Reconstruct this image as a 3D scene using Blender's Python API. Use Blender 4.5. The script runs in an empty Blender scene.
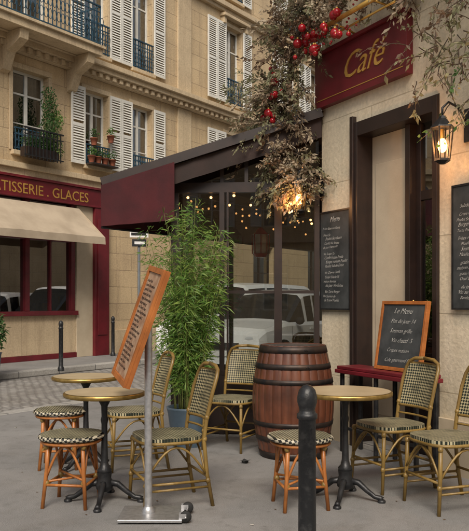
import bpy, math, random
from mathutils import Vector, Matrix, noise
R=random.Random(7)
V=Vector
scene=bpy.context.scene
COL=scene.collection
# ---------------------------------------------------------------- materials
def newmat(name):
    m=bpy.data.materials.new(name); m.use_nodes=True
    nt=m.node_tree; b=nt.nodes['Principled BSDF']
    return m,nt,b
def rgba(c): return (c[0],c[1],c[2],1)
def mixc(nt,f,a,b,bt='MIX'):
    n=nt.nodes.new('ShaderNodeMix'); n.data_type='RGBA'; n.blend_type=bt
    for s,val in ((0,f),(6,a),(7,b)):
        if hasattr(val,'is_output'): nt.links.new(val,n.inputs[s])
        elif s==0: n.inputs[0].default_value=val
        else: n.inputs[s].default_value=rgba(val)
    return n.outputs[2]
def ramp(nt,src,a,b):
    n=nt.nodes.new('ShaderNodeMapRange'); n.inputs[1].default_value=a; n.inputs[2].default_value=b
    nt.links.new(src,n.inputs[0]); return n.outputs[0]
def mul(nt,src,k):
    s2=nt.nodes.new('ShaderNodeMath'); s2.operation='MULTIPLY'; nt.links.new(src,s2.inputs[0])
    if hasattr(k,'is_output'): nt.links.new(k,s2.inputs[1])
    else: s2.inputs[1].default_value=k
    return s2.outputs[0]
def nz(nt,co,scale,detail=5,rough=.6):
    n=nt.nodes.new('ShaderNodeTexNoise'); n.inputs['Scale'].default_value=scale
    n.inputs['Detail'].default_value=detail; n.inputs['Roughness'].default_value=rough
    nt.links.new(co,n.inputs['Vector']); return n.outputs['Fac']
def coord(nt,kind='Object'):
    return nt.nodes.new('ShaderNodeTexCoord').outputs[kind]
def bumpn(nt,b,h,strength,dist=.01):
    n=nt.nodes.new('ShaderNodeBump'); n.inputs['Strength'].default_value=strength; n.inputs['Distance'].default_value=dist
    nt.links.new(h,n.inputs['Height']); nt.links.new(n.outputs[0],b.inputs['Normal'])
def mat(name,c1,c2=None,rough=.6,scale=6,metal=0,bump=0,bscale=60,emis=None,estr=0,lo=.35,hi=.65,spec=None):
    m,nt,b=newmat(name)
    b.inputs['Roughness'].default_value=rough; b.inputs['Metallic'].default_value=metal
    if spec is not None: b.inputs['Specular IOR Level'].default_value=spec
    if c2 is None: c2=tuple(x*.75 for x in c1)
    co=coord(nt); f=ramp(nt,nz(nt,co,scale),lo,hi)
    nt.links.new(mixc(nt,f,c1,c2),b.inputs['Base Color'])
    if bump: bumpn(nt,b,nz(nt,co,bscale,3),bump,.005)
    if emis:
        b.inputs['Emission Color'].default_value=rgba(emis); b.inputs['Emission Strength'].default_value=estr
        m.cycles.emission_sampling='NONE'
    return m
def leafmat(name,c1,c2,scale=9,rough=.7,tr=.35):
    m,nt,b=newmat(name); b.inputs['Roughness'].default_value=rough
    co=coord(nt); col=mixc(nt,ramp(nt,nz(nt,co,scale),.35,.65),c1,c2); nt.links.new(col,b.inputs['Base Color'])
    t=nt.nodes.new('ShaderNodeBsdfTranslucent'); nt.links.new(col,t.inputs[0])
    mx=nt.nodes.new('ShaderNodeMixShader'); mx.inputs[0].default_value=tr
    nt.links.new(b.outputs[0],mx.inputs[1]); nt.links.new(t.outputs[0],mx.inputs[2]); nt.links.new(mx.outputs[0],nt.nodes['Material Output'].inputs[0])
    return m
def stone(name,c1,c2,mort,bw,bh,ms,plane='xz',stain=.25,bump=.5,rough=.85,stainc=(.12,.1,.08),streak=.45,wild=.0):
    m,nt,b=newmat(name); b.inputs['Roughness'].default_value=rough
    co=coord(nt); sp=nt.nodes.new('ShaderNodeSeparateXYZ'); nt.links.new(co,sp.inputs[0])
    cb=nt.nodes.new('ShaderNodeCombineXYZ')
    nt.links.new(sp.outputs[0],cb.inputs[0]); nt.links.new(sp.outputs[2 if plane=='xz' else 1],cb.inputs[1])
    br=nt.nodes.new('ShaderNodeTexBrick'); nt.links.new(cb.outputs[0],br.inputs['Vector'])
    br.inputs['Scale'].default_value=1; br.inputs['Brick Width'].default_value=bw; br.inputs['Row Height'].default_value=bh
    br.inputs['Mortar Size'].default_value=ms; br.inputs['Mortar Smooth'].default_value=.3; br.inputs['Bias'].default_value=0
    br.inputs['Color1'].default_value=rgba(c1); br.inputs['Color2'].default_value=rgba(c2); br.inputs['Mortar'].default_value=rgba(mort)
    n1=nz(nt,co,1.1,8,.65); n2=nz(nt,co,28,4)
    col=mixc(nt,mul(nt,ramp(nt,n1,.42,.75),stain),br.outputs['Color'],stainc)
    if plane=='xz':
        mp=nt.nodes.new('ShaderNodeMapping'); mp.inputs['Scale'].default_value=(5,5,.35); nt.links.new(co,mp.inputs[0])
        st=ramp(nt,nz(nt,mp.outputs[0],1,6,.7),.48,.8)
        col=mixc(nt,mul(nt,st,streak),col,stainc)
    g=mixc(nt,ramp(nt,n2,.3,.7),(.84,.84,.84),(1.1,1.1,1.1))
    col=mixc(nt,1,col,g,'MULTIPLY')
    nt.links.new(col,b.inputs['Base Color'])
    inv=nt.nodes.new('ShaderNodeMath'); inv.operation='MULTIPLY_ADD'; inv.inputs[1].default_value=-1; 
    nt.links.new(br.outputs['Fac'],inv.inputs[0]); nt.links.new(n2,inv.inputs[2])
    bumpn(nt,b,inv.outputs[0],bump,.012)
    return m
def asphalt(name,c1,c2,speck=(.3,.3,.3),dark=(.085,.082,.078)):
    m,nt,b=newmat(name); b.inputs['Roughness'].default_value=.75
    co=coord(nt)
    a=ramp(nt,nz(nt,co,.8,9,.68),.38,.62); f=nz(nt,co,230,3)
    col=mixc(nt,a,c1,c2)
    col=mixc(nt,ramp(nt,f,.52,.72),col,speck)
    col=mixc(nt,mul(nt,ramp(nt,nz(nt,co,170,2),.56,.68),.6),col,dark)
    col=mixc(nt,mul(nt,ramp(nt,nz(nt,co,7,6,.7),.52,.72),.45),col,dark)
    col=mixc(nt,mul(nt,ramp(nt,nz(nt,co,2.1,6,.6),.5,.7),.35),col,(.12,.108,.095))
    vo=nt.nodes.new('ShaderNodeTexVoronoi'); vo.inputs['Scale'].default_value=6; nt.links.new(co,vo.inputs['Vector'])
    sp=nt.nodes.new('ShaderNodeMapRange'); sp.inputs[1].default_value=.05; sp.inputs[2].default_value=.11; sp.inputs[3].default_value=1; sp.inputs[4].default_value=0
    nt.links.new(vo.outputs['Distance'],sp.inputs[0])
    col=mixc(nt,mul(nt,mul(nt,sp.outputs[0],ramp(nt,nz(nt,co,3,2),.47,.57)),.55),col,dark)
    nt.links.new(col,b.inputs['Base Color'])
    bumpn(nt,b,nz(nt,co,120,4),.8,.007)
    return m
def glassmat(name,tint=(.8,.85,.85),refl=.12,opac=0):
    m=bpy.data.materials.new(name); m.use_nodes=True; nt=m.node_tree; nt.nodes.clear()
    o=nt.nodes.new('ShaderNodeOutputMaterial'); t=nt.nodes.new('ShaderNodeBsdfTransparent'); t.inputs[0].default_value=rgba(tint)
    g=nt.nodes.new('ShaderNodeBsdfGlossy'); g.inputs['Roughness'].default_value=.015; g.inputs[0].default_value=(1,1,1,1)
    fr=nt.nodes.new('ShaderNodeFresnel'); fr.inputs[0].default_value=1.5
    ad=nt.nodes.new('ShaderNodeMath'); ad.operation='ADD'; ad.use_clamp=True; ad.inputs[1].default_value=refl; nt.links.new(fr.outputs[0],ad.inputs[0])
    mx=nt.nodes.new('ShaderNodeMixShader'); nt.links.new(ad.outputs[0],mx.inputs[0]); nt.links.new(t.outputs[0],mx.inputs[1]); nt.links.new(g.outputs[0],mx.inputs[2])
    nt.links.new(mx.outputs[0],o.inputs[0]); return m
def weave(name,zero,rot,c1,c2,s=85):
    m,nt,b=newmat(name); b.inputs['Roughness'].default_value=.45
    co=coord(nt); mp=nt.nodes.new('ShaderNodeMapping'); nt.links.new(co,mp.inputs[0])
    sc=[s,s,s]; sc[zero]=0; mp.inputs['Scale'].default_value=sc; r=[0,0,0]; r[zero]=rot; mp.inputs['Rotation'].default_value=r
    mp.inputs['Location'].default_value=(.37,.41,.43)
    ch=nt.nodes.new('ShaderNodeTexChecker'); ch.inputs['Scale'].default_value=1; nt.links.new(mp.outputs[0],ch.inputs[0])
    ch.inputs[1].default_value=rgba(c1); ch.inputs[2].default_value=rgba(c2)
    col=mixc(nt,ramp(nt,nz(nt,co,14),.45,.85),ch.outputs[0],c1)
    nt.links.new(col,b.inputs['Base Color']); bumpn(nt,b,ch.outputs['Fac'],.6,.004); return m
def woodmat(name,c1,c2,axis=2,rough=.45,sc=1.0,coat=0):
    m,nt,b=newmat(name); b.inputs['Roughness'].default_value=rough
    co=coord(nt); mp=nt.nodes.new('ShaderNodeMapping'); nt.links.new(co,mp.inputs[0])
    s=[30*sc]*3; s[axis]=2.2*sc; mp.inputs['Scale'].default_value=s
    f=nz(nt,mp.outputs[0],1,6,.7)
    col=mixc(nt,ramp(nt,f,.3,.7),c1,c2)
    col=mixc(nt,ramp(nt,nz(nt,co,3.5,4),.4,.75),col,tuple(x*.55 for x in c2))
    nt.links.new(col,b.inputs['Base Color'])
    bumpn(nt,b,f,.3,.003); b.inputs['Coat Weight'].default_value=coat
    return m

M_far_stone=stone('limestone_blocks',(.585,.445,.27),(.53,.40,.24),(.34,.25,.155),1.15,.42,.008,stain=.45,bump=.7,stainc=(.29,.21,.135),streak=.6)
M_far_trim=stone('limestone_trim',(.58,.46,.30),(.55,.43,.28),(.40,.31,.2),1.6,9,.006,stain=.5,bump=.3,stainc=(.30,.22,.14),streak=.7)
M_cream=stone('cream_render_blocks',(.67,.585,.44),(.64,.555,.41),(.46,.39,.28),1.6,.62,.006,stain=.45,bump=.4,stainc=(.36,.29,.19),streak=.5)
M_cream2=mat('cream_panel',(.55,.465,.34),(.45,.37,.265),.7,2.2,bump=.2)
M_shut=mat('shutter_paint',(.72,.71,.66),(.60,.59,.54),.6,3)
M_iron_blue=mat('blue_ironwork',(.035,.09,.135),(.02,.05,.08),.5,8,metal=.2)
M_black=mat('black_iron',(.012,.013,.015),(.035,.035,.037),.42,14,metal=.4,bump=.3,bscale=90)
M_blackp=mat('scuffed_black_paint',(.014,.015,.017),(.06,.06,.06),.45,22,metal=.2,bump=.35,bscale=70,lo=.5,hi=.8)
M_maroon=mat('maroon_paint',(.145,.011,.018),(.095,.008,.012),.42,4)
M_maroonv=mat('maroon_canvas',(.060,.006,.009),(.034,.004,.006),.9,3,bump=.3)
M_canvas_dk=mat('dark_brown_canvas',(.032,.018,.015),(.018,.011,.009),.85,3,bump=.3)
M_canvas_bg=mat('beige_canvas',(.45,.37,.275),(.34,.275,.2),.85,1.6,bump=.2)
M_vframe=mat('dark_frame_paint',(.026,.015,.012),(.016,.010,.009),.42,8)
M_glass=glassmat('window_glass',(.35,.38,.4),.16)
M_glassv=glassmat('veranda_glass',(.74,.76,.74),.08)
M_glassc=mat('car_glass',(.01,.013,.015),(.02,.022,.025),.05,3)
M_shopglass=glassmat('shop_glass',(.35,.34,.33),.28)
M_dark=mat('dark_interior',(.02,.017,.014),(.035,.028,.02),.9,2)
M_curt=mat('net_curtain',(.5,.47,.42),(.3,.28,.25),.9,9)
M_zinc=mat('zinc_roof',(.2,.22,.24),(.15,.165,.18),.5,1.5,metal=.3)
M_gold=mat('gold_leaf',(.80,.50,.13),(.62,.37,.09),.3,10,metal=.6)
M_pave=asphalt('pavement_asphalt',(.235,.23,.225),(.17,.167,.165),(.36,.35,.335))
M_ground=asphalt('ground_asphalt',(.10,.10,.105),(.08,.08,.085))
M_kerb=stone('granite_kerb',(.38,.365,.34),(.32,.31,.29),(.10,.10,.10),1.0,5,.012,'xy',stain=.5)
M_cobble=stone('cobble_setts',(.36,.345,.32),(.24,.23,.22),(.09,.082,.075),.17,.11,.013,'xy',stain=.5,bump=1)
M_weave_s=weave('woven_seat',2,math.radians(45),(.012,.017,.011),(.40,.36,.23),70)
M_weave_b=weave('woven_back',0,math.radians(45),(.012,.017,.011),(.36,.31,.18),70)
M_rat=woodmat('rattan_olive',(.30,.195,.052),(.165,.098,.024),2,.4,1.2)
M_rat_o=woodmat('rattan_orange',(.52,.20,.05),(.28,.09,.02),2,.4,1.2)
M_rimw=weave('woven_rim',1,0.3,(.015,.015,.014),(.50,.45,.34),60)
M_tabletop=mat('table_top_enamel',(.48,.39,.25),(.38,.30,.18),.32,4)
M_brass=mat('brass_rim',(.42,.28,.09),(.26,.17,.05),.38,20,metal=.8)
M_barrel=woodmat('barrel_oak',(.17,.055,.026),(.075,.025,.013),2,.42,.8,.2)
M_hoop=mat('hoop_steel',(.02,.02,.022),(.06,.04,.03),.5,9,metal=.6)
M_steel=mat('brushed_steel',(.55,.55,.56),(.40,.40,.41),.4,30,metal=.8,bump=.1)
M_orange=woodmat('orange_wood',(.48,.165,.04),(.30,.09,.018),1,.45)
M_paper=mat('menu_paper',(.26,.145,.09),(.40,.28,.19),.5,9,lo=.42,hi=.6)
M_slate=mat('chalkboard_slate',(.02,.024,.026),(.055,.06,.062),.7,5)
M_chalk=mat('chalk',(.6,.6,.57),(.22,.22,.21),.9,70)
M_ink=mat('ink',(.05,.025,.015),None,.8)
M_white=mat('white_car_paint',(.76,.77,.78),(.72,.73,.74),.2,1)
M_grey=mat('grey_car_paint',(.25,.26,.28),(.22,.23,.24),.2,1)
M_rub=mat('rubber',(.015,.015,.015),None,.8)
M_seam=mat('panel_seam',(.04,.04,.04),None,.8)
M_alu=mat('alloy',(.4,.4,.42),None,.3,metal=.8)
M_lampw=mat('headlight',(.6,.62,.65),None,.1)
M_red=mat('bauble_red',(.33,.008,.015),(.23,.005,.01),.2,4)
M_bulb=mat('lit_bulb',(1,.6,.25),(1,.6,.25),.4,emis=(1,.40,.10),estr=11)
M_fairy=mat('lit_fairy_bulb',(1,.6,.3),(1,.6,.3),.4,emis=(1,.46,.14),estr=8)
M_bam=leafmat('bamboo_leaf',(.12,.235,.04),(.065,.15,.023),5,.5)
M_bam2=leafmat('bamboo_leaf_light',(.25,.345,.08),(.15,.26,.045),5,.5)
M_culm=mat('bamboo_culm',(.16,.19,.05),(.1,.11,.03),.5,5)
M_sage=leafmat('dried_sage_leaf',(.27,.265,.15),(.17,.17,.095))
M_pale=leafmat('dried_pale_leaf',(.47,.39,.28),(.32,.26,.18))
M_brownl=leafmat('dried_brown_leaf',(.22,.145,.09),(.13,.085,.055))
M_twig=mat('twig_bark',(.11,.075,.05),(.06,.04,.03),.9,15)
M_green=leafmat('house_plant_leaf',(.055,.13,.03),(.03,.075,.016),6)
M_terra=mat('terracotta',(.33,.10,.05),(.22,.07,.04),.8,8)
M_pot=mat('blue_grey_pot',(.09,.13,.17),(.06,.09,.12),.5,5)
M_soil=mat('soil',(.03,.02,.015),None,.95)
M_signw=mat('sign_white',(.7,.7,.7),(.62,.62,.62),.5)

# ---------------------------------------------------------------- mesh builder
class MB:
    def __init__(s): s.v=[];s.f=[];s.mi=[];s.sm=[];s.mats=[]
    def add(s,vs,fs,m,smooth=False,M=None):
        if m not in s.mats: s.mats.append(m)
        k=s.mats.index(m); o=len(s.v)
        if M is None: s.v.extend([tuple(p) for p in vs])
        else: s.v.extend([tuple(M@V(p)) for p in vs])
        for f in fs: s.f.append([i+o for i in f]); s.mi.append(k); s.sm.append(smooth)
    def bx(s,x0,x1,y0,y1,z0,z1,m,M=None):
        vs=[(x0,y0,z0),(x1,y0,z0),(x1,y1,z0),(x0,y1,z0),(x0,y0,z1),(x1,y0,z1),(x1,y1,z1),(x0,y1,z1)]
        s.add(vs,[(0,3,2,1),(4,5,6,7),(0,1,5,4),(1,2,6,5),(2,3,7,6),(3,0,4,7)],m,False,M)
    def beam(s,p,q,w,h,m,up=(0,0,1)):
        p=V(p);q=V(q);d=(q-p);L=d.length;d=d/L;u=V(up)
        if abs(d.dot(u))>.99:u=V((0,1,0))
        sd=d.cross(u).normalized();u=sd.cross(d)
        M=Matrix((( *sd,),( *d,),( *u,))).transposed().to_4x4(); M.translation=p
        s.bx(-w/2,w/2,0,L,-h/2,h/2,m,M)
    def tube(s,pts,r,m,n=8,smooth=True):
        pts=[V(p) for p in pts]; k=len(pts)
        rs=r if isinstance(r,(list,tuple)) else [r]*k
        vs=[];fs=[];prev=None
        for i,p in enumerate(pts):
            d=(pts[min(i+1,k-1)]-pts[max(i-1,0)])
            if d.length<1e-9:d=V((0,0,1))
            d.normalize()
            if prev is None:
                a=V((0,0,1)) if abs(d.z)<.9 else V((1,0,0)); e=d.cross(a).normalized()
            else:
                e=(prev-d*prev.dot(d)); e=e.normalized() if e.length>1e-6 else d.orthogonal().normalized()
            prev=e; g=d.cross(e)
            for j in range(n):
                a=2*math.pi*j/n; vs.append(p+e*math.cos(a)*rs[i]+g*math.sin(a)*rs[i])
        for i in range(k-1):
            for j in range(n):
                fs.append((i*n+j,i*n+(j+1)%n,(i+1)*n+(j+1)%n,(i+1)*n+j))
        fs.append(tuple(range(n))[::-1]); fs.append(tuple((k-1)*n+j for j in range(n)))
        s.add(vs,fs,m,smooth)
    def lathe(s,prof,m,n=28,M=None,smooth=True,c=(0,0)):
        vs=[];fs=[]
        for r,z in prof:
            for j in range(n):
                a=2*math.pi*j/n; vs.append((c[0]+r*math.cos(a),c[1]+r*math.sin(a),z))
        for i in range(len(prof)-1):
            for j in range(n): fs.append((i*n+j,i*n+(j+1)%n,(i+1)*n+(j+1)%n,(i+1)*n+j))
        s.add(vs,fs,m,smooth,M)
        s.add(vs[:n],[tuple(range(n))[::-1]],m,False,M); s.add(vs[-n:],[tuple(range(n))],m,False,M)
    def ball(s,c,r,m,n=12,M=None):
        r=(r,r,r) if not isinstance(r,(tuple,list)) else r
        vs=[];fs=[];h=n//2
        for i in range(h+1):
            t=math.pi*i/h
            for j in range(n):
                a=2*math.pi*j/n; vs.append((c[0]+r[0]*math.sin(t)*math.cos(a),c[1]+r[1]*math.sin(t)*math.sin(a),c[2]-r[2]*math.cos(t)))
        for i in range(h):
            for j in range(n): fs.append((i*n+j,i*n+(j+1)%n,(i+1)*n+(j+1)%n,(i+1)*n+j))
        s.add(vs,fs,m,True,M)
    def slab(s,outline,z0,z1,m,mtop=None,rnd=.0):
        n=len(outline)
        lo=[(x,y,z0) for x,y in outline]; hi=[(x,y,z1) for x,y in outline]
        s.add(lo+hi,[(i,(i+1)%n,n+(i+1)%n,n+i) for i in range(n)],m,True)
        s.add(lo,[tuple(range(n))[::-1]],m); s.add(hi,[tuple(range(n))],mtop or m)
    def leaf(s,p,d,L,w,m,nrm=None):
        d=V(d).normalized(); nn=nrm or V((R.uniform(-1,1),R.uniform(-1,1),R.uniform(-1,1)))
        sd=d.cross(nn)
        if sd.length<1e-3: sd=d.orthogonal()
        sd.normalize(); p=V(p); dr=V((0,0,-.12*L))
        s.add([p,p+d*L*.45+sd*w/2,p+d*L+dr,p+d*L*.45-sd*w/2],[(0,1,2,3)],m)
    def mesh(s,name):
        me=bpy.data.meshes.new(name); me.from_pydata(s.v,[],s.f)
        for m in s.mats: me.materials.append(m)
        me.polygons.foreach_set('material_index',s.mi); me.polygons.foreach_set('use_smooth',s.sm)
        me.update(); return me
    def build(s,name,parent=None,M=None,bevel=0):
        return place(s.mesh(name),name,parent,M,bevel)
def place(me,name,parent=None,M=None,bevel=0):
    o=bpy.data.objects.new(name,me); COL.objects.link(o)
    if parent: o.parent=parent
    if M is not None: o.matrix_local=M
    if bevel:
        b=o.modifiers.new('bevel','BEVEL'); b.width=bevel; b.segments=2; b.limit_method='ANGLE'; b.angle_limit=math.radians(50)
    return o
def empty(name,M=None):
    o=bpy.data.objects.new(name,None); COL.objects.link(o); o.empty_display_size=.2
    if M is not None:o.matrix_world=M
    return o
def TR(x,y,z=0,a=0): return Matrix.Translation((x,y,z))@Matrix.Rotation(math.radians(a),4,'Z')
def text(body,size,M,m,parent,name='lettering',shear=0,extr=.002,align='CENTER',sp=1,off=0):
    c=bpy.data.curves.new(name,'FONT'); c.body=body; c.size=size; c.shear=shear; c.extrude=extr; c.align_x=align; c.space_line=sp; c.offset=off
    c.resolution_u=3
    o=bpy.data.objects.new(name,c); COL.objects.link(o); c.materials.append(m); o.parent=parent; o.matrix_local=M; return o
def wallM(x,y,z,a=0):
    return Matrix(((1,0,0,x),(0,0,-1,y),(0,1,0,z),(0,0,0,1)))@Matrix.Rotation(math.radians(a),4,'Z')

# ---------------------------------------------------------------- frames
DA=math.degrees(math.atan2(.824,.566))
MF=TR(-3.3,18.4,0,DA)
CA=math.degrees(math.atan2(-.89,.456))
MC=TR(.87,7.47,0,CA)

# ---------------------------------------------------------------- ground
g=MB(); g.add([(-150,-150,-.125),(150,-150,-.125),(150,150,-.125),(-150,150,-.125)],[(0,1,2,3)],M_ground); g.build('ground')
g=MB(); g.add([(-60,-5.7,-.119),(60,-5.7,-.119),(60,-1.85,-.119),(-60,-1.85,-.119)],[(0,1,2,3)],M_cobble); g.build('cobbled_road',M=MF)
g=MB(); g.bx(-60,60,-40,-5.92,-.12,0,M_pave); g.build('pavement',M=MF)
g=MB(); g.bx(-60,60,-1.63,.5,-.12,0,M_pave); g.build('pavement',M=MF)
g=MB(); g.bx(-60,60,-5.92,-5.7,-.12,.004,M_kerb); g.build('kerb',M=MF,bevel=.02)
g=MB(); g.bx(-60,60,-1.85,-1.63,-.12,.004,M_kerb); g.build('kerb',M=MF,bevel=.02)

# ---------------------------------------------------------------- far building
def wall(mb,x0,x1,z0,z1,ops,m,depth=.28,y=0,mr=None):
    xs=sorted({x0,x1}|{v for o in ops for v in o[:2]}); zs=sorted({z0,z1}|{v for o in ops for v in o[2:4]})
    xs=[x for x in xs if x0<=x<=x1]; zs=[z for z in zs if z0<=z<=z1]
    for i in range(len(xs)-1):
        for j in range(len(zs)-1):
            cx=(xs[i]+xs[i+1])/2; cz=(zs[j]+zs[j+1])/2
            if any(o[0]<cx<o[1] and o[2]<cz<o[3] for o in ops): continue
            mb.add([(xs[i],y,zs[j]),(xs[i+1],y,zs[j]),(xs[i+1],y,zs[j+1]),(xs[i],y,zs[j+1])],[(0,1,2,3)],m)
    mr=mr or m; Y=y+depth
    for a,b,c,d in ops:
        mb.add([(a,y,c),(a,Y,c),(a,Y,d),(a,y,d)],[(0,1,2,3)],mr); mb.add([(b,y,c),(b,y,d),(b,Y,d),(b,Y,c)],[(0,1,2,3)],mr)
        mb.add([(a,y,c),(b,y,c),(b,Y,c),(a,Y,c)],[(0,1,2,3)],mr); mb.add([(a,y,d),(a,Y,d),(b,Y,d),(b,y,d)],[(0,1,2,3)],mr)
def window(fr,gl,a,b,c,d,y,mf=None,open_=False):
    mf=mf or M_shut; t=.055
    fr.bx(a,a+t,y,y+.05,c,d,mf); fr.bx(b-t,b,y,y+.05,c,d,mf); fr.bx(a+t,b-t,y,y+.05,d-t,d,mf); fr.bx(a+t,b-t,y,y+.05,c,c+t,mf)
    mid=(a+b)/2; fr.bx(mid-.035,mid+.035,y-.01,y+.05,c+t,d-t,mf)
    zz=c+(d-c)*.72; fr.bx(a+t,mid-.035,y+.004,y+.045,zz-.02,zz+.02,mf); fr.bx(mid+.035,b-t,y+.004,y+.045,zz-.02,zz+.02,mf)
    zz=c+(d-c)*.36; fr.bx(a+t,mid-.035,y+.008,y+.04,zz-.012,zz+.012,mf); fr.bx(mid+.035,b-t,y+.008,y+.04,zz-.012,zz+.012,mf)
    gl.add([(a,y+.025,c),(b,y+.025,c),(b,y+.025,d),(a,y+.025,d)],[(0,1,2,3)],M_glass)
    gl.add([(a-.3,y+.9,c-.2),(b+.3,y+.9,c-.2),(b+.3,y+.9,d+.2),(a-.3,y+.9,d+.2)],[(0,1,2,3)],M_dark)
    w=(b-a)*R.uniform(.2,.42)
    for s0,s1 in ((a,a+w),(b-w,b)):
        n=10; vs=[];
        for i in range(n+1):
            x=s0+(s1-s0)*i/n; yy=y+.12+.02*math.sin(i*2.1)
            vs+= [(x,yy,c),(x,yy,d)]
        gl.add(vs,[(2*i,2*i+2,2*i+3,2*i+1) for i in range(n)],M_curt,True)
def shutter(mb,a,b,c,d,y):
    t=.045; th=.035
    mb.bx(a,a+t,y,y+th,c,d,M_shut); mb.bx(b-t,b,y,y+th,c,d,M_shut)
    for z in (c,c+(d-c)*.5-.04,d-.08): mb.bx(a+t,b-t,y,y+th,z,z+.08,M_shut)
    z=c+.1
    while z<d-.1:
        if abs(z-(c+(d-c)*.5))>.07:
            mb.add([(a+t,y+.004,z),(b-t,y+.004,z),(b-t,y+.03,z+.045),(a+t,y+.03,z+.045)],[(0,1,2,3)],M_shut)
            mb.add([(a+t,y+.004,z-.008),(b-t,y+.004,z-.008),(b-t,y+.004,z),(a+t,y+.004,z)],[(0,1,2,3)],M_shut)
        z+=.062
def railing(mb,a,b,z0,z1,y,step=.1,m=None,ends=0,scroll=True):
    m=m or M_iron_blue
    mb.bx(a,b,y-.02,y+.02,z1-.03,z1,m); mb.bx(a,b,y-.012,y+.012,z0+.04,z0+.065,m); mb.bx(a,b,y-.01,y+.01,z1-.16,z1-.14,m)
    x=a+.02;i=0
    while x<b:
        mb.bx(x-.009,x+.009,y-.009,y+.009,z0,z1-.03,m)
        if scroll:
            for zc in (z0+(z1-z0)*.3,z0+(z1-z0)*.6):
                pts=[(x+step/2+math.cos(t)*step*.42,y,zc+math.sin(t)*step*.95) for t in [k*math.pi/4 for k in range(9)]]
                mb.tube(pts,.009,m,4)
        x+=step;i+=1
    if ends:
        for xe in (a,b):
            mb.bx(xe-.015,xe+.015,y,0,z1-.03,z1,m); mb.bx(xe-.01,xe+.01,y,0,z0+.04,z0+.06,m)
            yy=y
            while yy<0: mb.bx(xe-.008,xe+.008,yy-.008,yy+.008,z0,z1-.03,m); yy+=.1

far=empty('stone_apartment_building',MF)
cols=[(-11.5,-10.6),(-9.2,-8.3),(-5.4,-4.5),(-2.65,-1.65),(-.54,.28),(1.12,1.94),(5.3,6.2),(8.9,9.75),(10.6,11.4),(14.4,15.3),(17.6,18.5),(21,21.9),(24,24.9),(28,28.9)]
floors=[(4.6,6.4),(7.35,9.7),(10.6,12.7),(13.5,15.4)]
ops=[(a,b,c,d) for a,b in cols for c,d in floors]
gops=[(3.0,4.0,.9,3.2),(6.9,8.1,.0,3.1),(10.5,11.7,.9,3.2),(14,15.2,.9,3.2),(18,19.2,.9,3.2),(22,23.2,0,3.1)]
w=MB()
wall(w,-14,32,4.0,16.2,ops,M_far_stone); wall(w,.2,32,0,4.0,gops,M_far_stone); wall(w,-14,-8,0,4.0,[(-12,-10,.8,3)],M_far_stone)
w.add([(-14,0,0),(-14,12,0),(-14,12,16.2),(-14,0,16.2)],[(3,2,1,0)],M_far_stone); w.add([(32,0,0),(32,12,0),(32,12,16.2),(32,0,16.2)],[(0,1,2,3)],M_far_stone)
w.add([(-14,12,0),(32,12,0),(32,12,16.2),(-14,12,16.2)],[(3,2,1,0)],M_far_stone)
w.build('walls',far)
w=MB()
w.bx(-14,32,-.10,-.001,4.06,4.2,M_far_trim); w.bx(-14,32,-.18,-.001,4.2,4.32,M_far_trim)
w.bx(-14,32,-.14,-.001,6.72,6.86,M_far_trim); w.bx(-14,32,-.34,-.001,6.98,7.1,M_far_trim); w.bx(-14,32,-.26,-.001,6.86,6.98,M_far_trim)
x=-13.9
while x<32: w.bx(x,x+.11,-.21,-.141,6.74,6.855,M_far_trim); x+=.24
w.bx(-14,32,-.12,-.001,10.05,10.16,M_far_trim); w.bx(-14,32,-.22,-.001,10.16,10.3,M_far_trim)
w.bx(-14,32,-.2,-.001,13.0,13.2,M_far_trim); w.bx(-14,32,-.5,-.001,16.0,16.35,M_far_trim); w.bx(-14,32,-.3,-.001,15.75,16.0,M_far_trim)
w.bx(.2,32,-.06,-.001,0,.6,M_far_trim)
for a,b in cols:
    for k,(c,d) in enumerate(floors):
        w.bx(a-.05,b+.05,-.10,.02,c-.1,c-.002,M_far_trim)
        w.bx(a-.1,a-.004,-.03,-.001,c,d,M_far_trim); w.bx(b+.004,b+.1,-.03,-.001,c,d,M_far_trim); w.bx(a-.1,b+.1,-.03,-.001,d+.003,d+.12,M_far_trim)
        if k==1:
            w.bx(a-.25,b+.25,-.2,-.001,d+.2,d+.29,M_far_trim)
            for xx in (a-.2,b+.08): w.bx(xx,xx+.12,-.14,-.001,d+.003,d+.2,M_far_trim)
for xp in (3.0,12.6): 
    w.bx(xp,xp+.6,-.05,-.001,4.33,6.71,M_far_trim); w.bx(xp,xp+.6,-.05,-.001,7.11,10.04,M_far_trim)
w.build('mouldings',far,bevel=.008)
w=MB(); w.bx(-8.2,-.7,-.78,-.35,7.0,7.16,M_far_trim); w.bx(-8.2,-.7,-.35,-.342,7.1,7.16,M_far_trim); w.bx(-8.25,-.65,-.84,-.3,7.16,7.22,M_far_trim)
for xc in (-.98,-2.9,-4.3,-6.3,-7.9):
    prof=[(0,6.2),(-.12,6.25),(-.2,6.42),(-.28,6.6),(-.5,6.7),(-.68,6.8),(-.72,6.995),(0,6.995)]
    n=len(prof); vs=[(xc-.11,y-.001,z) for y,z in prof]+[(xc+.11,y-.001,z) for y,z in prof]
    w.add(vs,[tuple(range(n)),tuple(range(2*n-1,n-1,-1))]+[(i,i+n,(i+1)%n+n,(i+1)%n) for i in range(n)],M_far_trim)
w.build('balcony_slab',far,bevel=.01)
w=MB(); railing(w,-8.1,-.75,7.22,8.15,-.76,.12,ends=1)
for a,b in cols:
    for k,(c,d) in enumerate(floors):
        if k==1 and b<-1: continue
        railing(w,a+.01,b-.01,c,c+(.5 if k==0 else .75),-.06,.09)
w.build('iron_railings',far)
fr=MB();gl=MB()
for a,b,c,d in ops: window(fr,gl,a,b,c,d,.16)
for a,b,c,d in gops: window(fr,gl,a,b,c,d,.16,M_vframe)
window(fr,gl,-12,-10,.8,3,.16,M_vframe)
fr.build('window_frames',far); gl.build('window_panes',far)
w=MB()
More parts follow.
